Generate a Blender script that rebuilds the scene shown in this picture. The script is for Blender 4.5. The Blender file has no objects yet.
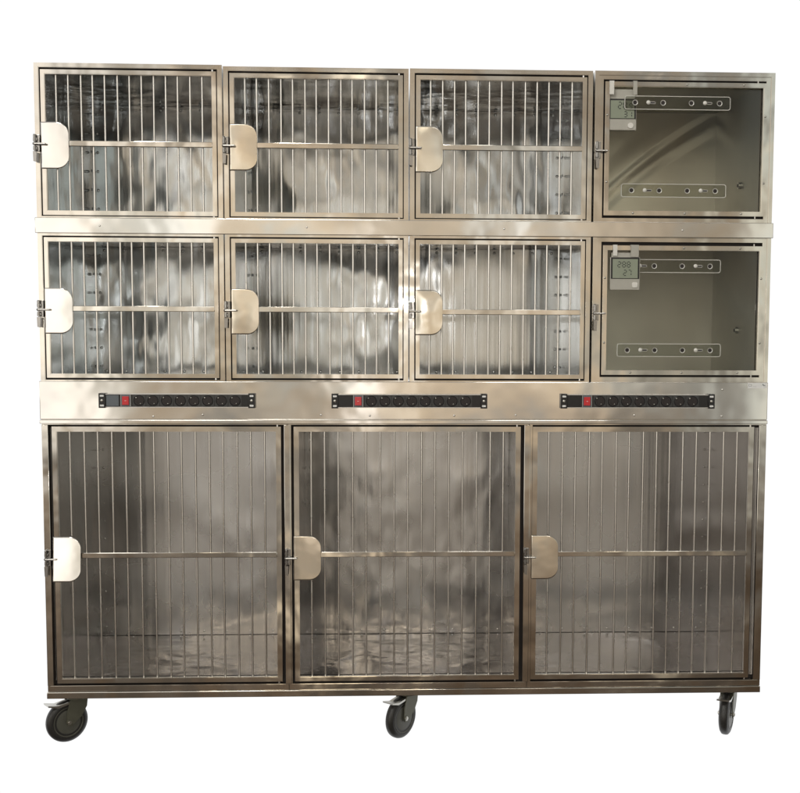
import bpy, bmesh, math, random
from mathutils import Vector, Matrix, Euler
random.seed(4)
R = math.radians
S = bpy.context.scene
COL = S.collection

# ------------------------------------------------------------------ camera
cam_d = bpy.data.cameras.new('camera'); cam = bpy.data.objects.new('camera', cam_d); COL.objects.link(cam)
CX, CY, CZ, YAW, PIT, ROL, F = -0.0322, -3.516, 1.2732, 0.0421, -0.0789, 0.0041, 1141.6652
fw = Vector((math.sin(YAW)*math.cos(PIT), math.cos(YAW)*math.cos(PIT), math.sin(PIT)))
rt = Vector((math.cos(YAW), -math.sin(YAW), 0)); up = rt.cross(fw)
rt2 = rt*math.cos(ROL)+up*math.sin(ROL); up2 = up*math.cos(ROL)-rt*math.sin(ROL)
cam.matrix_world = Matrix.Translation((CX, CY, CZ)) @ Matrix((rt2, up2, -fw)).transposed().to_4x4()
cam_d.sensor_width = 36; cam_d.lens = F*36/800
cam_d.shift_x = (400-446.3215)/800; cam_d.shift_y = (418.4338-396.5)/800
cam_d.clip_start = .05; cam_d.clip_end = 200
S.camera = cam
S.view_settings.view_transform = 'Standard'; S.view_settings.look = 'None'
S.view_settings.exposure = 0; S.view_settings.gamma = 1
S.render.engine = 'CYCLES'
S.cycles.max_bounces = 14; S.cycles.glossy_bounces = 8; S.cycles.transparent_max_bounces = 12
S.cycles.use_denoising = True
S.cycles.sample_clamp_indirect = 8

# ------------------------------------------------------------------ world: a white backdrop ahead, the workshop behind the photographer
W = bpy.data.worlds.new('World'); S.world = W; W.use_nodes = True
nt = W.node_tree; nt.nodes.clear()
def N(t, **k):
    n = nt.nodes.new(t)
    for a, b in k.items(): setattr(n, a, b)
    return n
def M(op, a, b=None, c=None):
    n = N('ShaderNodeMath', operation=op)
    for i, v in enumerate((a, b, c)):
        if v is None: continue
        if isinstance(v, (int, float)): n.inputs[i].default_value = v
        else: nt.links.new(v, n.inputs[i])
    return n.outputs[0]
def sm(v, a, b):
    n = N('ShaderNodeMapRange', interpolation_type='SMOOTHSTEP')
    nt.links.new(v, n.inputs['Value']); n.inputs['From Min'].default_value = a; n.inputs['From Max'].default_value = b
    return n.outputs['Result']
tc = N('ShaderNodeTexCoord'); sx = N('ShaderNodeSeparateXYZ'); nt.links.new(tc.outputs['Generated'], sx.inputs[0])
X_, Y_, Z_ = sx.outputs
ny = M('MAXIMUM', M('MULTIPLY', Y_, -1.0), 0.08)
U = M('DIVIDE', X_, ny); V = M('DIVIDE', Z_, ny)
def rect(u0, u1, v0, v1, su=.03, sv=.05):
    a = M('SUBTRACT', sm(U, u0-su, u0+su), sm(U, u1-su, u1+su))
    b = M('SUBTRACT', sm(V, v0-sv, v0+sv), sm(V, v1-sv, v1+sv))
    return M('MULTIPLY', a, b)
ramp = N('ShaderNodeValToRGB'); nt.links.new(M('MULTIPLY_ADD', V, .5, .5), ramp.inputs[0])
el = ramp.color_ramp.elements
stops = [(-1, (.09, .075, .065)), (-.45, (.10, .08, .062)), (-.3, (.165, .128, .098)), (-.2, (.26, .215, .175)), (-.11, (.43, .39, .34)),
         (-.03, (.76, .68, .555)), (.1, (.80, .73, .615)), (.19, (.58, .525, .45)), (.28, (.46, .43, .39)), (.6, (.42, .41, .39)), (1, (.34, .34, .33))]
el[0].position = 0; el[0].color = (*stops[0][1], 1); el[1].position = 1; el[1].color = (*stops[-1][1], 1)
for p, c in stops[1:-1]:
    e = el.new(p*.5+.5); e.color = (*c, 1)
# soft uneven things in that room
cmb = N('ShaderNodeCombineXYZ'); nt.links.new(M('MULTIPLY', U, 9.0), cmb.inputs[0]); nt.links.new(M('MULTIPLY', V, 5.0), cmb.inputs[1])
nz = N('ShaderNodeTexNoise'); nz.inputs['Scale'].default_value = 1.0; nz.inputs['Detail'].default_value = 2; nt.links.new(cmb.outputs[0], nz.inputs['Vector'])
mod = M('MULTIPLY_ADD', nz.outputs['Fac'], 1.9, .05)
rside = M('MULTIPLY_ADD', sm(U, .05, .3), -.38, 1.0)
mod = M('MULTIPLY', M('MAXIMUM', mod, .25), rside)
def scale(col, f):
    n = N('ShaderNodeVectorMath', operation='SCALE'); nt.links.new(col, n.inputs[0]); nt.links.new(f, n.inputs['Scale']); return n.outputs[0]
def addc(a, b):
    n = N('ShaderNodeVectorMath', operation='ADD'); nt.links.new(a, n.inputs[0]); nt.links.new(b, n.inputs[1]); return n.outputs[0]
def rgb(c):
    n = N('ShaderNodeRGB'); n.outputs[0].default_value = (*c, 1); return n.outputs[0]
room = scale(ramp.outputs[0], mod)
cm2 = N('ShaderNodeCombineXYZ'); nt.links.new(M('MULTIPLY', U, 13.0), cm2.inputs[0]); nt.links.new(M('MULTIPLY', V, 9.0), cm2.inputs[1]); cm2.inputs[2].default_value = 7.3
n2 = N('ShaderNodeTexNoise'); n2.inputs['Scale'].default_value = 1.0; n2.inputs['Detail'].default_value = 1; nt.links.new(cm2.outputs[0], n2.inputs['Vector'])
tint = N('ShaderNodeMix', data_type='RGBA'); nt.links.new(sm(n2.outputs['Fac'], .38, .62), tint.inputs['Factor'])
tint.inputs['A'].default_value = (1.1, .98, .84, 1); tint.inputs['B'].default_value = (.93, .99, 1.04, 1)
tm = N('ShaderNodeVectorMath', operation='MULTIPLY'); nt.links.new(room, tm.inputs[0]); nt.links.new(tint.outputs['Result'], tm.inputs[1]); room = tm.outputs[0]
for r_, c in [((-1.6, -.26, -.11, .5, .012, .05), (1.0, .98, .95)),      # bright windows left of the camera
              ((.305, .9, -.12, .35, .02, .05), (.5, .56, .53)),            # window on the right
              ((-.045, -.025, -.09, .08, .010, .04), (1.7, 1.65, 1.6)), ((.0, .010, -.07, .05, .006, .03), (.6, .6, .56)),
              ((-.75, -.45, .50, .62, .02, .02), (10, 9.8, 9.3)), ((.12, .42, .55, .66, .02, .02), (10, 9.8, 9.3)), ((-.3, -.1, .95, 1.1, .03, .03), (11, 10.8, 10)),  # added overhead patches for highlights on the dented walls
              ((-.09, -.02, .285, .37, .015, .025), (11, 9.6, 7.4)), ((.17, .23, .285, .4, .015, .025), (3.5, 3.1, 2.5)),  # added warm patches to brighten the lower cage floors
              ((-.078, -.062, -.28, -.17, .006, .03), (1.5, 1.25, .9)), ((-.05, -.018, -.27, -.2, .01, .02), (1.3, 1.1, .82)),  # added patches for bright spots on the lower back walls
              ((.205, .222, -.28, -.19, .006, .02), (.8, .7, .52)), ((.235, .255, -.27, -.2, .006, .02), (.7, .6, .44)),
              ((-.20, -.155, .02, .2, .012, .03), (.8, .8, .78)), ((.09, .12, -.02, .14, .012, .03), (.8, .8, .78))]:
    room = addc(room, scale(rgb(c), rect(*r_)))
mixw = N('ShaderNodeMix', data_type='RGBA'); nt.links.new(sm(Y_, -.05, .02), mixw.inputs['Factor'])
nt.links.new(room, mixw.inputs['A']); mixw.inputs['B'].default_value = (1.02, 1.02, 1.02, 1)
bg = N('ShaderNodeBackground'); nt.links.new(mixw.outputs['Result'], bg.inputs['Color'])
out = N('ShaderNodeOutputWorld'); nt.links.new(bg.outputs[0], out.inputs[0])

# ------------------------------------------------------------------ lamps
def area(name, loc, tgt, sx_, sy_, power, col):
    d = bpy.data.lights.new(name, 'AREA'); d.shape = 'RECTANGLE'; d.size = sx_; d.size_y = sy_; d.energy = power; d.color = col
    o = bpy.data.objects.new(name, d); COL.objects.link(o); o.location = loc
    o.rotation_euler = (Vector(tgt)-Vector(loc)).to_track_quat('-Z', 'Y').to_euler(); return o
area('workshop_lamp', (-1.5, -2.6, 4.2), (-.2, .3, 1.2), .5, .5, 45, (1, .96, .88))  # added fill light high on the left, no lamp seen there
area('camera_flash', (.06, -3.6, 1.42), (0, 0, 1.2), .05, .04, 1.2, (1, .98, .95))

# ------------------------------------------------------------------ materials
def mat(name): 
    m = bpy.data.materials.new(name); m.use_nodes = True
    return m, m.node_tree, m.node_tree.nodes['Principled BSDF']
def steel(name, base, r0, r1, dent=0., dscale=5., brush=0., bdir='Z', smudge=.12, fine=0., st=(1, 1, 1), crease=False, crumple=0., grain=0.):
    m, t, p = mat(name); L = t.links.new; n = t.nodes.new
    p.inputs['Metallic'].default_value = 1
    g = n('ShaderNodeNewGeometry')
    def noise(sc, det=3, vec=None, w=0):
        k = n('ShaderNodeTexNoise'); k.inputs['Scale'].default_value = sc; k.inputs['Detail'].default_value = det
        L(vec if vec is not None else g.outputs['Position'], k.inputs['Vector']); return k.outputs['Fac']
    mp = n('ShaderNodeMapping'); L(g.outputs['Position'], mp.inputs[0])
    mp.inputs['Scale'].default_value = {'Z': (260, 260, 3), 'X': (3, 260, 260)}[bdir]
    br = noise(1, 2, mp.outputs[0])
    s1 = noise(5, 1.5); s2 = noise(16, 1)
    cr = n('ShaderNodeMapRange'); L(s1, cr.inputs[0]); cr.inputs[1].default_value = .3; cr.inputs[2].default_value = .7
    mx = n('ShaderNodeMix'); mx.data_type = 'RGBA'; L(cr.outputs[0], mx.inputs['Factor'])
    mx.inputs['A'].default_value = (*[c*(1-smudge) for c in base], 1); mx.inputs['B'].default_value = (*[min(1, c*(1+smudge*.6)) for c in base], 1)
    L(mx.outputs['Result'], p.inputs['Base Color'])
    rr = n('ShaderNodeMapRange'); ad = n('ShaderNodeMath'); ad.operation = 'MULTIPLY_ADD'; L(s2, ad.inputs[0]); ad.inputs[1].default_value = .4
    L(s1, ad.inputs[2]); L(ad.outputs[0], rr.inputs[0]); rr.inputs[1].default_value = .5; rr.inputs[2].default_value = .95
    rr.inputs[3].default_value = r0; rr.inputs[4].default_value = r1; L(rr.outputs[0], p.inputs['Roughness'])
    prev = None
    m2 = n('ShaderNodeMapping'); L(g.outputs['Position'], m2.inputs[0]); m2.inputs['Scale'].default_value = st
    for h, dist in ((noise(dscale, .6, m2.outputs[0]), dent), (noise(dscale*4.5, 0, m2.outputs[0]), dent*.07), (br, brush), (noise(90, 2), fine)):
        if dist <= 0: continue
        b = n('ShaderNodeBump'); b.inputs['Strength'].default_value = 1; b.inputs['Distance'].default_value = dist
        L(h, b.inputs['Height'])
        if prev: L(prev, b.inputs['Normal'])
        prev = b.outputs[0]
    if grain:       # vertical rolling marks of the sheet
        m3 = n('ShaderNodeMapping'); L(g.outputs['Position'], m3.inputs[0]); m3.inputs['Scale'].default_value = (26, 26, .45)
        b = n('ShaderNodeBump'); b.inputs['Strength'].default_value = 1; b.inputs['Distance'].default_value = grain
        L(noise(1, 2, m3.outputs[0]), b.inputs['Height']); L(prev, b.inputs['Normal']); prev = b.outputs[0]
    if crumple:     # knocks and buckles in patches
        k1 = n('ShaderNodeMapRange'); k1.interpolation_type = 'SMOOTHERSTEP'; L(noise(2.3, 1), k1.inputs[0]); k1.inputs[1].default_value = .40; k1.inputs[2].default_value = .68
        m4 = n('ShaderNodeMapping'); L(g.outputs['Position'], m4.inputs[0]); m4.inputs['Scale'].default_value = (1, 1, .55)
        k2 = n('ShaderNodeMath'); k2.operation = 'MULTIPLY'; L(noise(13, 1, m4.outputs[0]), k2.inputs[0]); L(k1.outputs[0], k2.inputs[1])
        b = n('ShaderNodeBump'); b.inputs['Strength'].default_value = 1; b.inputs['Distance'].default_value = crumple*2
        L(k2.outputs[0], b.inputs['Height']); L(prev, b.inputs['Normal']); prev = b.outputs[0]
    if crease:      # diagonal reflection of the pane, shaped as two curved bumps
        q = n('ShaderNodeSeparateXYZ'); L(g.outputs['Position'], q.inputs[0])
        def mm(op, a, b, c=None):
            k = n('ShaderNodeMath'); k.operation = op
            for i, v in enumerate((a, b, c)):
                if v is None: continue
                if isinstance(v, (int, float)): k.inputs[i].default_value = v
                else: L(v, k.inputs[i])
            return k.outputs[0]
        xx = mm('SUBTRACT', q.outputs[0], .727)
        zc = mm('MULTIPLY', xx, mm('MULTIPLY_ADD', xx, -.5, .9)); d = mm('SUBTRACT', mm('SUBTRACT', q.outputs[2], 1.79), zc)
        rp = n('ShaderNodeValToRGB'); rp.color_ramp.interpolation = 'EASE'; e = rp.color_ramp.elements
        L(mm('MULTIPLY_ADD', d, 2.5, .5), rp.inputs[0])
        e[0].position = .5-.10*2.5; e[0].color = (0, 0, 0, 1); e[1].position = .5+.11*2.5; e[1].color = (0, 0, 0, 1)
        for dd, v in ((-.055, .8), (-.02, .05), (.012, 1)):
            k = e.new(.5+dd*2.5); k.color = (v, v, v, 1)
        b = n('ShaderNodeBump'); b.inputs['Strength'].default_value = 1; b.inputs['Distance'].default_value = .0038
        L(rp.outputs[0], b.inputs['Height']); L(prev, b.inputs['Normal']); prev = b.outputs[0]
    if prev: L(prev, p.inputs['Normal'])
    return m
def plain(name, base, rough=.5, metal=0., coat=0., var=.1, sc=60.):
    m, t, p = mat(name); L = t.links.new; n = t.nodes.new
    p.inputs['Metallic'].default_value = metal; p.inputs['Roughness'].default_value = rough; p.inputs['Coat Weight'].default_value = coat
    k = n('ShaderNodeTexNoise'); k.inputs['Scale'].default_value = sc; k.inputs['Detail'].default_value = 4
    g = n('ShaderNodeNewGeometry'); L(g.outputs['Position'], k.inputs['Vector'])
    mx = n('ShaderNodeMix'); mx.data_type = 'RGBA'; L(k.outputs['Fac'], mx.inputs['Factor'])
    mx.inputs['A'].default_value = (*[c*(1-var) for c in base], 1); mx.inputs['B'].default_value = (*[min(1, c*(1+var)) for c in base], 1)
    L(mx.outputs['Result'], p.inputs['Base Color']); return m
def clear(name, tint, ior=1.45, rough=.02):
    m = bpy.data.materials.new(name); m.use_nodes = True; t = m.node_tree; t.nodes.clear(); n = t.nodes.new; L = t.links.new
    tr = n('ShaderNodeBsdfTransparent'); tr.inputs[0].default_value = (*tint, 1)
    gl = n('ShaderNodeBsdfGlossy'); gl.inputs['Roughness'].default_value = rough
    k = n('ShaderNodeTexNoise'); k.inputs['Scale'].default_value = 2.5; g = n('ShaderNodeNewGeometry'); L(g.outputs['Position'], k.inputs['Vector'])
    b = n('ShaderNodeBump'); b.inputs['Distance'].default_value = .002; L(k.outputs['Fac'], b.inputs['Height']); L(b.outputs[0], gl.inputs['Normal'])
    fr = n('ShaderNodeFresnel'); fr.inputs[0].default_value = ior
    mx = n('ShaderNodeMixShader'); L(fr.outputs[0], mx.inputs[0]); L(tr.outputs[0], mx.inputs[1]); L(gl.outputs[0], mx.inputs[2])
    o = n('ShaderNodeOutputMaterial'); L(mx.outputs[0], o.inputs[0]); return m

FRAME = steel('brushed_steel_frame', (.61, .58, .53), .07, .15, dent=.0032, dscale=8, smudge=.10)
RAIL = steel('brushed_steel_rail', (.70, .685, .66), .06, .12, dent=.0035, dscale=5, smudge=.05)
WALL = steel('polished_steel_wall', (.55, .57, .58), .08, .16, dent=.016, dscale=2.8, smudge=.08, st=(1, 1, .4), crumple=.0022)
BACK = steel('polished_steel_back', (.61, .635, .65), .13, .2, dent=.017, dscale=2.7, smudge=.08, st=(1, 1, .4), crumple=.0034, grain=.0011)
WALL_LOW = steel('worn_steel_wall', (.30, .272, .245), .14, .22, dent=.012, dscale=2.6, smudge=.10, st=(1, 1, .5), crumple=.0022)  # lower cage walls; dark reflections put into the steel colour
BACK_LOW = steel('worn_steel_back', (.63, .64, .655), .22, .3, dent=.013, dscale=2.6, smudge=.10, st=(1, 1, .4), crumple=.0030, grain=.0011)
FLOOR_LOW = steel('worn_steel_floor', (.27, .235, .205), .08, .15, dent=.010, dscale=3.5, smudge=.15, crumple=.005)  # darker, browner steel for the lower floors
DULL = steel('dull_steel_liner', (.66, .64, .585), .46, .56, dent=.004, dscale=2, smudge=.1)
CREASED = steel('creased_steel_liner', (.64, .62, .56), .28, .36, dent=.004, dscale=2, smudge=.1, crease=True)  # back sheet with the pane's diagonal reflection shaped as bumps
PLATE = steel('steel_plate', (.74, .725, .70), .10, .18, dent=.0012, dscale=9, smudge=.05)
ROD = steel('steel_rod', (.84, .82, .79), .22, .32, smudge=.04)
TAN = steel('filmed_steel_plate', (.71, .65, .555), .10, .2, dent=.003, dscale=9, smudge=.08)  # warm reflections put into the plate colour
CEIL = steel('ceiling_steel_sheet', (.43, .43, .42), .08, .16, dent=.012, dscale=3.2, smudge=.08, crumple=.003)  # darker than the walls; dim reflections put into the ceiling colour
SILV = steel('scuffed_steel_plate', (.73, .695, .62), .10, .2, dent=.003, dscale=9, smudge=.1)  # paler reflected tone put into the plate colour
RIVET = steel('aluminium_rivet', (.86, .86, .84), .2, .3, smudge=.03)
CHROME = steel('chrome_latch', (.36, .35, .34), .15, .3)
DARK = plain('dark_recess', (.02, .015, .015), .6)  # near black: joints, and the shade of gaps and holes as colour
BLACK = plain('black_plastic', (.010, .0105, .012), .3, var=.2)
SLATE = plain('slate_grey_plastic', (.12, .14, .16), .4)
RIM = plain('worn_black_plastic', (.040, .041, .043), .3, var=.3)
RED = plain('red_switch_plastic', (.62, .02, .03), .3, coat=.3)
ALU = plain('aluminium_edge', (.6, .6, .6), .3, metal=1)
TYRE = plain('black_rubber', (.022, .021, .02), .42, var=.25, sc=40)
HUB = plain('olive_grey_plastic', (.085, .085, .07), .38, var=.12)
FORK = plain('dark_zinc_fork', (.12, .12, .09), .38, metal=.35, var=.2, sc=30)
ZINC = plain('zinc_bolt', (.55, .54, .5), .3, metal=1)
WHITE = plain('white_plastic', (.75, .74, .7), .4, var=.04)
SILVER = plain('silver_plastic', (.44, .43, .385), .4, var=.05)
LCD = plain('lcd_glass', (.27, .31, .24), .2, coat=.4, var=.05)
INK = plain('lcd_ink', (.03, .035, .03), .5)
STICK = plain('white_sticker', (.82, .83, .83), .5, var=.03)
GLASS = clear('clear_pane', (.955, .96, .935))
ACRYL = clear('clear_acrylic', (.86, .87, .84), 1.5)
EDGE = plain('polished_acrylic_edge', (.64, .64, .60), .2, var=.05)  # light grey puts the glint of the clear edges into colour

# ------------------------------------------------------------------ mesh helpers
class MB:
    def __init__(s): s.bm = bmesh.new(); s.mats = []
    def mi(s, m):
        if m not in s.mats: s.mats.append(m)
        return s.mats.index(m)
    def _f(s, fs, m, smooth=False):
        i = s.mi(m)
        for f in fs: f.material_index = i; f.smooth = smooth
    def _bev(s, fs, m, w):       # only the narrow bevel strips are smooth; broad faces stay flat
        i = s.mi(m)
        for f in fs:
            f.material_index = i; f.smooth = min(e.calc_length() for e in f.edges) < w*1.2
    def box(s, x0, x1, y0, y1, z0, z1, m, bev=0):
        v = [s.bm.verts.new(p) for p in ((x0, y0, z0), (x1, y0, z0), (x1, y1, z0), (x0, y1, z0), (x0, y0, z1), (x1, y0, z1), (x1, y1, z1), (x0, y1, z1))]
        fs = [s.bm.faces.new([v[i] for i in q]) for q in ((0, 1, 5, 4), (1, 2, 6, 5), (2, 3, 7, 6), (3, 0, 4, 7), (4, 5, 6, 7), (3, 2, 1, 0))]
        s._f(fs, m)
        if bev:
            es = {e for f in fs for e in f.edges}
            r = bmesh.ops.bevel(s.bm, geom=list(es), offset=bev, segments=2, affect='EDGES', profile=.5)
            s._bev(r['faces'], m, bev)
        return v
    def cyl(s, a, b, r, m, n=12, r2=None, cap=True):
        a = Vector(a); b = Vector(b); d = (b-a).normalized(); q = d.to_track_quat('Z', 'Y'); r2 = r if r2 is None else r2
        A = [s.bm.verts.new(a+q @ Vector((math.cos(t)*r, math.sin(t)*r, 0))) for t in [2*math.pi*i/n for i in range(n)]]
        B = [s.bm.verts.new(b+q @ Vector((math.cos(t)*r2, math.sin(t)*r2, 0))) for t in [2*math.pi*i/n for i in range(n)]]
        fs = [s.bm.faces.new((A[i], A[(i+1) % n], B[(i+1) % n], B[i])) for i in range(n)]
        s._f(fs, m, True)
        if cap: s._f([s.bm.faces.new(A[::-1]), s.bm.faces.new(B)], m)
    def dome(s, c, nrm, r, h, m, n=10):
        c = Vector(c); q = Vector(nrm).to_track_quat('Z', 'Y'); prev = None
        for k in range(3):
            t = k/3*math.pi/2; rr = r*math.cos(t); hh = h*math.sin(t)
            ring = [s.bm.verts.new(c+q @ Vector((math.cos(2*math.pi*i/n)*rr, math.sin(2*math.pi*i/n)*rr, hh))) for i in range(n)]
            if prev: s._f([s.bm.faces.new((prev[i], prev[(i+1) % n], ring[(i+1) % n], ring[i])) for i in range(n)], m, True)
            prev = ring
        top = s.bm.verts.new(c+q @ Vector((0, 0, h)))
        s._f([s.bm.faces.new((prev[i], prev[(i+1) % n], top)) for i in range(n)], m, True)
    def lathe(s, prof, m_, axis_c, n=48):      # profile (y, r, material) round an axis along Y through axis_c
        rings = []
        for y, r in prof:
            rings.append([s.bm.verts.new(Vector(axis_c)+Vector((math.cos(2*math.pi*i/n)*r, y, math.sin(2*math.pi*i/n)*r))) for i in range(n)])
        for a, b in zip(rings, rings[1:]):
            s._f([s.bm.faces.new((a[i], a[(i+1) % n], b[(i+1) % n], b[i])) for i in range(n)], m_, True)
        s._f([s.bm.faces.new(rings[0])], m_); s._f([s.bm.faces.new(rings[-1][::-1])], m_)
    def prism(s, pts, y0, y1, m, bev=0):      # polygon in XZ extruded along Y
        a = [s.bm.verts.new((x, y0, z)) for x, z in pts]; b = [s.bm.verts.new((x, y1, z)) for x, z in pts]; n = len(pts)
        fs = [s.bm.faces.new(a), s.bm.faces.new(b[::-1])]+[s.bm.faces.new((a[(i+1) % n], a[i], b[i], b[(i+1) % n])) for i in range(n)]
        s._f(fs, m)
        if bev:
            es = list(fs[0].edges)
            r = bmesh.ops.bevel(s.bm, geom=es, offset=bev, segments=2, affect='EDGES'); s._bev(r['faces'], m, bev)
    def ring(s, x0, x1, z0, z1, w, y0, y1, m, bev=0, wt=None, wb=None):   # rectangular frame, uprights between the cross members
        wt = w if wt is None else wt; wb = w if wb is None else wb
        # mitred frame so that corners read as welded tubes
        o = [(x0, z0), (x1, z0), (x1, z1), (x0, z1)]; i_ = [(x0+w, z0+wb), (x1-w, z0+wb), (x1-w, z1-wt), (x0+w, z1-wt)]
        V = {}
        for nme, P in (('o', o), ('i', i_)):
            for yy in (0, 1): V[nme, yy] = [s.bm.verts.new((x, (y0, y1)[yy], z)) for x, z in P]
        fs = []
        for k in range(4):
            j = (k+1) % 4
            fs.append(s.bm.faces.new((V['o', 0][k], V['o', 0][j], V['i', 0][j], V['i', 0][k])))
            fs.append(s.bm.faces.new((V['o', 1][j], V['o', 1][k], V['i', 1][k], V['i', 1][j])))
            fs.append(s.bm.faces.new((V['o', 0][j], V['o', 0][k], V['o', 1][k], V['o', 1][j])))
            fs.append(s.bm.faces.new((V['i', 0][k], V['i', 0][j], V['i', 1][j], V['i', 1][k])))
        s._f(fs, m)
        if bev:
            es = {e for f in fs for e in f.edges if not (len({v.co.y for v in e.verts}) == 1 and
                  {v in V['o', 0]+V['o', 1] for v in e.verts} == {True, False})}
            es = {e for e in es if len({round(v.co.y, 6) for v in e.verts}) == 1}
            r = bmesh.ops.bevel(s.bm, geom=list(es), offset=bev, segments=2, affect='EDGES'); s._bev(r['faces'], m, bev)
    def build(s, name, parent=None, loc=(0, 0, 0), rot=None):
        s.bm.normal_update()
        for e in s.bm.edges:
            if len(e.link_faces) == 2 and e.calc_face_angle(0) > R(44): e.smooth = False
        me = bpy.data.meshes.new(name); bmesh.ops.recalc_face_normals(s.bm, faces=s.bm.faces[:]); s.bm.to_mesh(me); s.bm.free()
        for m in s.mats: me.materials.append(m)
        o = bpy.data.objects.new(name, me); COL.objects.link(o); o.location = loc
        if rot: o.rotation_euler = rot
        if parent: o.parent = parent
        return o
def empty(name, loc, label=None, cat=None, group=None, parent=None):
    o = bpy.data.objects.new(name, None); o.empty_display_size = .05; COL.objects.link(o); o.location = loc
    if label: o['label'] = label
    if cat: o['category'] = cat
    if group: o['group'] = group
    if parent: o.parent = parent
    return o
def rrect(x0, x1, z0, z1, r, corners=(1, 1, 1, 1), n=6):
    P = []
    for k, (cx, cz, a) in enumerate(((x0+r, z0+r, 180), (x1-r, z0+r, 270), (x1-r, z1-r, 0), (x0+r, z1-r, 90))):
        if corners[k]: P += [(cx+r*math.cos(R(a+90*i/n)), cz+r*math.sin(R(a+90*i/n))) for i in range(n+1)]
        else: P.append(((x0, z0), (x1, z0), (x1, z1), (x0, z1))[k])
    return P

# ------------------------------------------------------------------ the cage bank
D = .65
bank = empty('animal_cage_bank', (0, 0, 0), 'wide stainless steel bank of eleven animal cages in three tiers rolling on casters', 'cage bank')

def cage_box(x0, x1, z0, z1, fl, dull=False, step=False, rows=7, cols=8, flb=None, flt=None):
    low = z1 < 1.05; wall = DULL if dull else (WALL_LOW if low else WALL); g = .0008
    x0 += g; x1 -= g
    flb = fl if flb is None else flb; flt = fl if flt is None else flt
    b = MB()
    if step:
        b.ring(x0, x1, z0, z1, .0125, 0, .022, FRAME, .0012, wt=.0135, wb=.0135)
        b.ring(x0+.0127, x1-.0127, z0+.0137, z1-.0137, fl-.0127, .0025, .022, FRAME, .001, wt=flt-.0137, wb=flb-.0137)
    else:
        b.ring(x0, x1, z0, z1, fl, 0, .022, FRAME, .0014, wt=flt, wb=flb)
    b.ring(x0+.004, x1-.004, z0+.004, z1-.004, fl+.006, .0225, .0245, DARK, wt=flt+.006, wb=flb+.006)   # door stop, near black for the shade in the gap
    t = .0012; y0 = .0225
    b.box(x0, x0+t, y0, D, z0, z1, wall); b.box(x1-t, x1, y0, D, z0, z1, wall)
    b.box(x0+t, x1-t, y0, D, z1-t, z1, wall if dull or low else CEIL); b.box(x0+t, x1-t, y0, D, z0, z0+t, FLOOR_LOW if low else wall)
    h = z1-z0; rv, rh = (.0038, .0014) if low else (.0052, .0028)
    if not dull:
        for i in range(rows):      # rivets joining side panels to the back
            z = z0+.035+(h-.07)*i/(rows-1)
            for xx, nn in ((x0+t, 1), (x1-t, -1)): b.dome((xx, D-.02, z), (nn, 0, 0), rv, rh, RIVET)
        for i in range(cols):
            x = x0+.035+(x1-x0-.07)*i/(cols-1)
            b.dome((x, D-.02, z1-t), (0, 0, -1), rv, rh, RIVET); b.dome((x, D-.02, z0+t), (0, 0, 1), rv, rh, RIVET)
    o = b.build('cage_box', bank)
    p = MB(); back = (CREASED if z0 > 1.5 else DULL) if dull else (BACK_LOW if low else BACK)
    p.box(x0+t, x1-t, D-.0015, D+.0005, z0+t, z1-t, back)
    for zz in (z0+t+.0006, z1-t-.0026): p.box(x0+t+.001, x1-t-.001, D-.0026, D-.0018, zz, zz+.0011, DARK)     # lap seams
    if not dull:
        for i in range(rows):
            z = z0+.035+(h-.07)*i/(rows-1)
            for xx in (x0+.018, x1-.018): p.dome((xx, D-.0015, z), (0, -1, 0), rv, rh, RIVET)
        for i in range(cols):
            x = x0+.035+(x1-x0-.07)*i/(cols-1)
            for zz in (z0+.016, z1-.016): p.dome((x, D-.0015, zz), (0, -1, 0), rv, rh, RIVET)
    p.build('back_panel', o)
    return o

def grip_plate(x0, x1, z0, z1, parent, bulge, tilt=0.):
    # dished sheet with rounded right-hand corners
    b = MB(); n = 36; zc = (z0+z1)/2; h = (z1-z0)/2; r = .036
    def hw(x):
        d = x-(x1-r)
        return h if d <= 0 else h-r+math.sqrt(max(r*r-d*d, 0))
    g = []
    for i in range(n+1):
        s = i/n; x = x0+(x1-x0)*(1-(1-s)**2)
        row = []
        for j in range(n+1):
            t = -1+2*j/n; z = zc+t*max(hw(x), .0005)
            y = -.0022-abs(tilt)*h+tilt*(z-zc)-bulge*(1-((x-x0)/(x1-x0)*2-1)**2)*(1-t*t)
            row.append(b.bm.verts.new((x, y, z)))
        g.append(row)
    fs = [b.bm.faces.new((g[i][j], g[i+1][j], g[i+1][j+1], g[i][j+1])) for i in range(n) for j in range(n)]
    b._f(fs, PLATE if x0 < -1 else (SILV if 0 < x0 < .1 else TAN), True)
    o = b.build('grip_plate', parent)
    so = o.modifiers.new('Solidify', 'SOLIDIFY'); so.thickness = .0009; so.offset = 1
    return o

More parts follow.
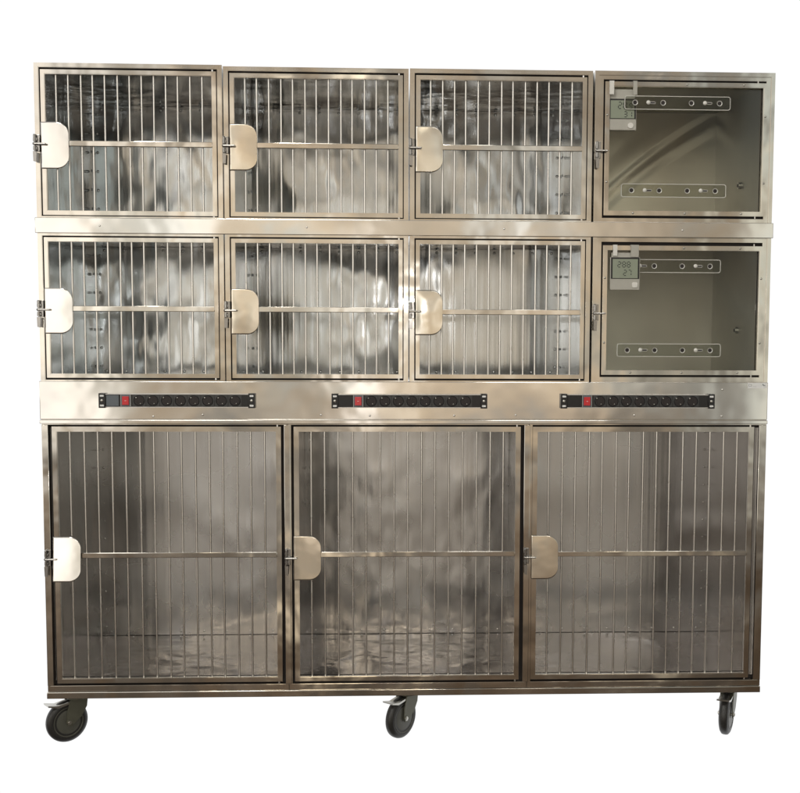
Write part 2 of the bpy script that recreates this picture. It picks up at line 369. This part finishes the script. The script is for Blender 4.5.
def latch(x, z):
    b = MB()
    b.box(x-.0085, x+.0085, -.004, -.0005, z-.022, z+.028, CHROME, .001)
    b.cyl((x-.004, -.011, z+.026), (x-.004, -.011, z+.006), .0045, CHROME)
    b.cyl((x-.004, -.011, z-.006), (x-.004, -.011, z-.02), .0045, CHROME)
    b.dome((x-.004, -.011, z+.026), (0, 0, 1), .0045, .003, CHROME)
    b.box(x-.009, x+.002, -.012, -.004, z+.009, z+.017, CHROME, .001)
    b.box(x-.009, x+.002, -.012, -.004, z-.018, z-.010, CHROME, .001)
    o = b.build('latch', bank)
    k = MB(); k.cyl((x-.006, -.013, z), (x+.027, -.013, z), .0029, ROD); k.dome((x+.027, -.013, z), (1, 0, 0), .0029, .003, ROD)
    k.cyl((x+.024, -.012, z), (x+.024, -.004, z), .003, CHROME); k.dome((x-.006, -.013, z), (-1, 0, 0), .0045, .004, CHROME)
    k.build('latch_bolt', o)
    t = MB(); t.prism([(x-.0075, z-.052), (x+.0015, z-.054), (x+.003, z-.024), (x-.0085, z-.022)], -.0165, -.0135, CHROME, .0006)
    t.build('latch_handle', o)

def door(x0, x1, z0, z1, w, nb, zc, pl, zp, bulge=.003, tilt=0.):
    b = MB(); b.ring(x0+.001, x1-.001, z0+.001, z1-.001, w-.001, 0, .015, FRAME, .0015)
    for zz in (z0+.001, z1-.001):                               # hinge pins at the right-hand corners
        b.cyl((x1-.012, .006, zz-.006), (x1-.012, .006, zz+.006), .003, ROD, 8)
    o = b.build('door', bank)
    c = MB(); c.box(x0+pl[1]-.006, x1-w+.001, .0005, .0085, zc-.0083, zc+.0083, FRAME, .0015); c.build('crossbar', o)
    a, e = x0+w, x1-w; pit = (e-a)/(nb+.7)
    for i in range(nb):
        x = a+pit*(i+.85); k = MB(); dx = random.uniform(-.0012, .0012); dm = dx+random.uniform(-.0006, .0006)
        zm = (z0+z1)/2+random.uniform(-.05, .05)
        k.cyl((x+dx, .0118, z0+w*.6), (x+dm, .0118, zm), .0030, ROD, 10); k.cyl((x+dm, .0118, zm), (x+dx, .0118, z1-w*.6), .0030, ROD, 10)
        k.build('bar', o)
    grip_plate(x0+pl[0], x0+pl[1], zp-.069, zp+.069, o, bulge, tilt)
    return o

def glass_door(x0, x1, z0, z1, w, strips):
    b = MB(); b.ring(x0, x1, z0, z1, w, 0, .015, FRAME, .002)
    for fx in (.5,):                                            # little screws round the frame
        for zz in (z0+w/2, z1-w/2):
            for q in (.18, .5, .85): b.dome((x0+(x1-x0)*q, -.0002, zz), (0, -1, 0), .0034, .0018, ZINC)
        for xx in (x0+w/2, x1-w/2):
            for q in (.25, .75): b.dome((xx, -.0002, z0+(z1-z0)*q), (0, -1, 0), .0034, .0018, ZINC)
    for zz in (z0-.003, z1+.003): b.cyl((x1-.03, .006, zz-.004), (x1-.03, .006, zz+.004), .0025, ZINC, 8)
    o = b.build('door', bank); o['label'] = 'hinged door with a clear pane instead of bars'
    p = MB(); p.box(x0+w-.003, x1-w+.003, .016, .019, z0+w-.003, z1-w+.003, GLASS); p.build('window_pane', o)
    for sx0, sz, Y in strips:
        L = .326; h = .0205; s = MB()
        s.prism(rrect(sx0+.0015, sx0+L-.0015, sz-h+.0015, sz+h-.0015, .006), Y, Y+.0025, ACRYL)
        P = rrect(sx0, sx0+L, sz-h, sz+h, .0075); Q = rrect(sx0+.0018, sx0+L-.0018, sz-h+.0018, sz+h-.0018, .0057)
        f = []; nn = len(P)
        va = [s.bm.verts.new((x, Y-.0008, z)) for x, z in P]; vb = [s.bm.verts.new((x, Y-.0008, z)) for x, z in Q]
        vc = [s.bm.verts.new((x, Y+.003, z)) for x, z in P]
        for i in range(nn):
            j = (i+1) % nn; f.append(s.bm.faces.new((va[i], va[j], vb[j], vb[i]))); f.append(s.bm.faces.new((va[j], va[i], vc[i], vc[j])))
        s._f(f, EDGE)
        for q in (.032, .118, .205, .292):                       # vent holes with bright rims
            cx = sx0+q; n_ = 20
            for r0, r1, m_, yy in ((0, .0062, DARK, Y-.0012), (.0062, .0084, EDGE, Y-.002)):
                A = [s.bm.verts.new((cx+r1*math.cos(2*math.pi*i/n_), yy, sz+r1*math.sin(2*math.pi*i/n_))) for i in range(n_)]
                if r0 == 0: s._f([s.bm.faces.new(A)], m_)
                else:
                    B = [s.bm.verts.new((cx+r0*math.cos(2*math.pi*i/n_), yy+.0012, sz+r0*math.sin(2*math.pi*i/n_))) for i in range(n_)]
                    s._f([s.bm.faces.new((A[i], A[(i+1) % n_], B[(i+1) % n_], B[i])) for i in range(n_)], m_, True)
        for q in (.069, .243):                                   # slide screw in its slot
            s.prism(rrect(sx0+q, sx0+q+.026, sz-.0035, sz+.0035, .003), Y-.0012, Y-.0004, EDGE)
            s.prism(rrect(sx0+q+.0012, sx0+q+.0248, sz-.0022, sz+.0022, .002), Y-.0018, Y-.0013, DARK)
            s.dome((sx0+q+.004, Y-.002, sz+.0005), (0, -1, 0), .0065, .003, WHITE)
        s.build('vent_slide', o)
    return o

# upper two tiers
for k in range(4):
    x0 = -1.12+.56*k; x1 = x0+.56
    dz = (.0015, -.0022, -.001, 0)[k]
    if k < 3:
        cage_box(x0+.001, x1-.001, 1.590, 2.055+dz, .0145, flt=.0135)
        cage_box(x0+.001, x1-.001, 1.0975, 1.561, .0145)
        bl = (.0003, .0012, .0015)[k]
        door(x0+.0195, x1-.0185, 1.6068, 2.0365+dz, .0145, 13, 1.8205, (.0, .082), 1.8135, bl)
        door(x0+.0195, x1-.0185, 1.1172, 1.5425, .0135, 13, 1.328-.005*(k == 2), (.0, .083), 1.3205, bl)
        latch(x0+.008, 1.8165); latch(x0+.008, 1.324)
    else:
        cage_box(x0+.004, x1, 1.586, 2.055, .0265, True, True, flt=.0255)
        cage_box(x0+.004, x1, 1.0975, 1.5656, .0265, True, True, flt=.0255)
        glass_door(x0+.036, x1-.0225, 1.6205, 2.0235, .0145, [(.655, 1.9605, -.0012), (.651, 1.698, .0125)])
        glass_door(x0+.036, x1-.0225, 1.1310, 1.5292, .0145, [(.640, 1.4675, .0125), (.646, 1.2075, .0125)])
        latch(x0+.0155, 1.8135); latch(x0+.0155, 1.3205)
        for zz in (1.755, 1.27):                                 # small cable gland through the right wall
            g = MB(); g.cyl((1.1185, .33, zz), (1.108, .33, zz), .011, ZINC, 12); g.cyl((1.108, .33, zz), (1.1065, .33, zz), .006, DARK, 10)
            g.build('cable_gland', bank)
# bottom tier
for k in range(3):
    x0 = -1.12+.7467*k; x1 = x0+.7467
    cage_box(x0, x1, .1416, .994, .010, rows=13, cols=9, flb=.0195, flt=.019)
xs = [(-1.0905, -.3925), (-.3555, .3485), (.3840, 1.0820)]
up_ = MB(); up_.box(-1.1192, -1.0995, -.002, .0225, .1615, .975, FRAME, .0014); up_.build('upright', bank)
for xc in (-.3745, .3680):
    up_ = MB(); up_.box(xc-.0095, xc+.0095, -.002, .0225, .1615, .975, FRAME, .0014); up_.build('upright', bank)
up_ = MB(); up_.box(1.0955, 1.1192, -.002, .0225, .1615, .975, FRAME, .0014); up_.build('upright', bank)
for (a, b_) in xs:
    k = MB(); k.ring(a-.0075, b_+.0075, .1618, .9745, .021, .0235, .0255, DARK, wt=.021, wb=.021); k.build('door_stop', bank)  # dark ring behind each door stands for the gap's shade
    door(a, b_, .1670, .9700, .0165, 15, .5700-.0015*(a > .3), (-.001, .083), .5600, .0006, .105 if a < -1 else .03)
latch(-1.108, .561); latch(-.374, .561); latch(.368, .561)

# rails
b = MB(); b.box(-1.1225, 1.1225, -.007, .02, 1.5535, 1.600, RAIL, .0016)
for x in (-.93, -.31, .29, .84): b.dome((x, -.0068, 1.576), (0, -1, 0), .0032, .0014, ROD)
b.build('rail', bank)
b = MB()
b.box(-1.1215, 1.1190, -.006, .02, .9915, 1.1085, RAIL, .0018)
b.box(-1.1215, 1.1190, -.011, .02, .9785, .9905, RAIL, .0015)      # folded lower lip
for x, z in ((-.78, 1.001), (-.63, 1.006), (-.27, 1.006), (.14, 1.004), (.33, 1.006), (.70, 1.006), (.975, 1.086), (.975, 1.003), (-.12, 1.004)):
    b.dome((x, -.0058, z), (0, -1, 0), .0035, .0016, ROD)
b.build('socket_panel', bank)
b = MB(); b.box(-1.1215, 1.1200, -.004, D, .1205, .1408, FRAME, .0016); b.build('base_tray', bank)
# sticker
b = MB(); b.box(1.0545, 1.1155, -.0066, -.0062, 1.0905, 1.1075, STICK)
for (a, c, z, zz) in ((1.058, 1.066, 1.0965, 1.0972), (1.058, 1.066, 1.1022, 1.1029), (1.0576, 1.0582, 1.0965, 1.1029), (1.066, 1.0666, 1.0965, 1.1029),
                      (1.101, 1.1035, 1.1, 1.1035), (1.1045, 1.1062, 1.097, 1.1015), (1.107, 1.1095, 1.0975, 1.0995), (1.07, 1.082, 1.0955, 1.0959)):
    b.box(a, c, -.0071, -.0067, z, zz, SLATE)
b.build('sticker', bank)

# power strips
def power_strip(x0, x1, zc, blank):
    st = MB(); y = -.006
    st.box(x0+.020, x1-.020, y-.012, y-.0003, zc-.0185, zc+.0185, BLACK, .001)
    st.box(x0+.020, x1-.020, y-.0135, y-.0006, zc+.0187, zc+.0208, ALU); st.box(x0+.020, x1-.020, y-.0135, y-.0006, zc-.0208, zc-.0187, ALU)
    o = st.build('power_strip', bank)
    for xx in (x0, x1-.0205):
        k = MB(); k.box(xx, xx+.0205, y-.0155, y-.0005, zc-.0225, zc+.0225, BLACK, .001)
        for dz in (-.0148, .0148): k.prism(rrect(xx+.0045, xx+.016, zc+dz-.0028, zc+dz+.0028, .0015), y-.0162, y-.0157, STICK)
        k.dome((xx+.010, y-.0156, zc), (0, -1, 0), .0052, .003, ZINC); k.build('end_bracket', o)
    k = MB(); k.box(x0+.023, x0+.060, y-.0135, y-.0125, zc-.0165, zc+.0165, blank, .0003); k.build('cover_plate', o)
    k = MB(); k.box(x0+.0665, x0+.0965, y-.0145, y-.0125, zc-.018, zc+.018, SLATE, .0004)
    k.box(x0+.0665, x0+.0675, y-.0152, y-.0146, zc-.018, zc+.018, ALU); k.box(x0+.0955, x0+.0965, y-.0152, y-.0146, zc-.018, zc+.018, ALU)
    k.prism([(x0+.0715, zc-.013), (x0+.0915, zc-.013), (x0+.0915, zc+.013), (x0+.0715, zc+.013)], y-.019, y-.0147, RED, .0012)
    k.box(x0+.079, x0+.084, y-.0194, y-.0191, zc-.0005, zc+.0005, STICK)
    k.build('switch', o)
    for i in range(8):
        cx = x0+.1215+.0413*i; s = MB(); n_ = 24; ang = R(45)
        s.box(cx-.0198, cx+.0198, y-.0130, y-.0122, zc-.0175, zc+.0175, RIM, .0003)
        prof = [(.0168, -.0138), (.0158, -.0146), (.0150, -.0138), (.0146, -.0128)]
        rg = [[s.bm.verts.new((cx+r*math.cos(2*math.pi*j/n_), y+yy, zc+r*math.sin(2*math.pi*j/n_))) for j in range(n_)] for r, yy in prof]
        rg.insert(0, [s.bm.verts.new((v.co.x, y-.0128, v.co.z)) for v in rg[0]])
        for a, c in zip(rg, rg[1:]): s._f([s.bm.faces.new((a[j], a[(j+1) % n_], c[(j+1) % n_], c[j])) for j in range(n_)], BLACK, True)
        s.prism([(cx+.0143*math.cos(2*math.pi*j/n_), zc+.0143*math.sin(2*math.pi*j/n_)) for j in range(n_)], y-.0134, y-.0131, DARK)
        for sg in (-1, 1):
            px, pz = cx+sg*.0085*math.cos(ang), zc+sg*.0085*math.sin(ang)
            s.cyl((px, y-.0138, pz), (px, y-.0132, pz), .0024, DARK, 8)
            qx, qz = cx+sg*.0125*math.cos(ang+math.pi/2), zc+sg*.0125*math.sin(ang+math.pi/2)
            s.dome((qx*.45+cx*.55 if sg < 0 else qx, y-.014, qz), (0, -1, 0), .0021 if sg < 0 else .0026, .002, ZINC, 8)
        s.build('socket', o)
power_strip(-.9405, -.4690, 1.0500, SLATE)
power_strip(-.2365, .2410, 1.0495, BLACK)
power_strip(.4680, .9480, 1.0500, BLACK)

# casters
ZF = -.0305
def caster(x, y, ang, brake=True):
    # local frame: swivel over the origin, wheel axle along local Y, wheel trailing towards local -X
    c = MB(); rr = .0660; zt = .1203
    c.box(-.042, .042, -.036, .036, zt-.004, zt, ZINC, .001)
    c.cyl((0, 0, zt-.004), (0, 0, zt-.0075), .027, FORK, 20); c.cyl((0, 0, zt-.0075), (0, 0, zt-.016), .031, FORK, 24)
    o = c.build('caster', bank, (x, y, 0), (0, 0, ang))
    ax = -.034; az = ZF+rr
    f = MB()
    for s_ in (-1, 1):
        y0, y1 = s_*.0205-.0015, s_*.0205+.0015
        f.prism([(-.030, zt-.016), (.027, zt-.016), (.024, zt-.042), (.006, az+.012), (ax+.016, az-.006), (ax+.006, az-.013), (ax-.005, az-.011), (ax-.009, az), (ax-.006, zt-.05)], y0, y1, FORK, .0005)
    f.box(-.024, .027, -.0190, .0190, zt-.0185, zt-.0155, FORK, .0008)
    f.build('fork', o)
    t = MB(); t.lathe([(-.0145, .0475), (-.0155, .052), (-.0135, .0585), (-.009, rr-.0015), (-.004, rr), (.004, rr), (.009, rr-.0015), (.0135, .0585), (.0155, .052), (.0145, .0475)], TYRE, (ax, 0, az))
    t.build('tyre', o)
    h = MB(); h.lathe([(-.0150, .010), (-.0150, .036), (-.0140, .040), (-.0140, .0440), (-.0158, .0450), (-.0158, .0474), (.0158, .0474), (.0158, .0450), (.0140, .0440), (.0140, .040), (.0150, .036), (.0150, .010)], HUB, (ax, 0, az))
    h.build('hub', o)
    a = MB(); a.cyl((ax, -.0275, az), (ax, .0275, az), .004, ZINC, 12)
    a.cyl((ax, -.0255, az), (ax, -.0222, az), .0075, ZINC, 6); a.cyl((ax, .0222, az), (ax, .0255, az), .0075, ZINC, 6); a.build('axle_bolt', o)
    if brake:
        p = MB()
        p.prism([(-.018, zt-.019), (-.018, zt-.025), (-.066, zt-.034), (-.098, zt-.025), (-.099, zt-.020), (-.066, zt-.027)], -.020, .020, ZINC, .001)
        p.prism([(-.020, zt-.026), (-.030, zt-.040), (-.055, zt-.046), (-.052, zt-.037)], -.014, .014, BLACK, .001)
        p.build('brake_pedal', o)
    return o
caster(-1.048, .062, R(37)); caster(-.002, .070, R(50)); caster(1.043, .075, R(63))
caster(-1.050, .585, R(20)); caster(.010, .585, R(140), False); caster(1.050, .585, R(160))

# ------------------------------------------------------------------ thermometers hung over the clear doors
SEG = {'0': 'abcdef', '1': 'bc', '2': 'abged', '3': 'abgcd', '4': 'fgbc', '5': 'afgcd', '6': 'afgedc', '7': 'abc', '8': 'abcdefg', '9': 'abcdfg'}
def digit(b, ch, x, z, w, h, y, t):
    seg = {'a': (0, 1, w, 0), 'g': (0, .5, w, 0), 'd': (0, 0, w, 0), 'f': (0, .5, 0, 1), 'b': (1, .5, 0, 1), 'e': (0, 0, 0, 1), 'c': (1, 0, 0, 1)}
    for s_ in SEG[ch]:
        sx_, sz, hor, _ = seg[s_]
        if hor: b.box(x+t*.6, x+w-t*.6, y, y+.0003, z+sz*h-t/2, z+sz*h+t/2, INK)
        else: b.box(x+sx_*w-t/2, x+sx_*w+t/2, y, y+.0003, z+sz*h+t*.6, z+(sz+.5)*h-t*.6, INK)
def thermometer(x0, x1, z0, z1, y, ztop, tabs, rows, label, inside, btn, lz):
    xc = (x0+x1)/2; T = empty('thermometer', (xc, y, z0), label, 'thermometer', 'digital thermometers hung on the clear doors')
    b = MB(); b.box(x0-xc, x1-xc, 0, .0103, 0, z1-z0, SILVER, .0015); b.build('case', T)
    b = MB(); b.box(x0-xc+.002, x1-xc-.002, -.0009, -.0002, lz-z0-.002, z1-z0-.001, BLACK)
    b.box(x0-xc+.007, x1-xc-.007, -.0016, -.0011, lz-z0, z1-z0-.006, LCD)
    for (txt, xx, zz, w, h, t) in rows:
        cx = xx-xc
        for ch in txt:
            if ch == '.': b.box(cx-.0035, cx-.0015, -.0021, -.0018, zz-z0, zz-z0+.002, INK); continue
            if ch != ' ': digit(b, ch, cx, zz-z0, w, h, -.0021, t)
            cx += w+.0055
    b.build('display', T)
    b = MB()
    if btn[2]: b.cyl((btn[0]-xc, -.0025, btn[1]-z0), (btn[0]-xc, 0, btn[1]-z0), .0086, WHITE, 24)
    else: b.prism(rrect(btn[0]-xc-.0085, btn[0]-xc+.0085, btn[1]-z0-.008, btn[1]-z0+.008, .004), -.0025, 0, WHITE, .0005)
    b.build('button', T)
    # hanger: back plate and two tabs bent over the top edge of the door frame
    b = MB(); 
    b.box(x0-xc+.004, x1-xc-.004, .004, .006, z1-z0, ztop-.022-z0, SILVER, .0005)
    b.build('hanger_plate', T)
    for i, (ta, tb, zl) in enumerate(tabs):
        b = MB()
        if inside:
            b.box(ta-xc, tb-xc, -.0015-.0012-y, -.0015-y, zl-z0, ztop+.0016-z0, (WHITE, SILVER)[i], .0004)
            b.box(ta-xc, tb-xc, -.0015-y, .0165-y, ztop+.0004-z0, ztop+.0016-z0, SILVER)
            b.box(ta-xc, tb-xc, .0195-y, .0205-y, ztop-.03-z0, ztop+.0016-z0, SILVER)
            b.box(ta-xc, tb-xc, .0165-y, .0205-y, ztop+.0018-z0, ztop+.0028-z0, SILVER)
        else:
            b.box(ta-xc, tb-xc, -.0027-y, -.0015-y, zl-z0, ztop+.0016-z0, (WHITE, SILVER)[i], .0004)
            b.box(ta-xc, tb-xc, -.0015-y, .0165-y, ztop+.0004-z0, ztop+.0016-z0, SILVER)
        b.build('hook', T)
thermometer(.6065, .6935, 1.8785, 1.9735, .0053, 2.0235, [(.6085, .6225, 1.984), (.6805, .6935, 1.983)],
            [('28', .637, 1.943, .010, .019, .0026), ('5', .671, 1.943, .008, .0145, .0022), ('31', .655, 1.918, .009, .016, .0024)],
            'silver digital thermometer with round white button on the upper clear door', False, (.6755, 1.8925, True), 1.914)
thermometer(.6190, .7110, 1.3930, 1.4935, -.0010, 1.5292, [(.6265, .6400, 1.497), (.6815, .7065, 1.494)],
            [('28', .6420, 1.4625, .009, .0165, .0024), ('8', .671, 1.4625, .009, .0165, .0024), ('27', .660, 1.437, .009, .0165, .0024)],
            'silver digital thermometer with squarish white button on the lower clear door', False, (.6955, 1.4085, False), 1.4290)
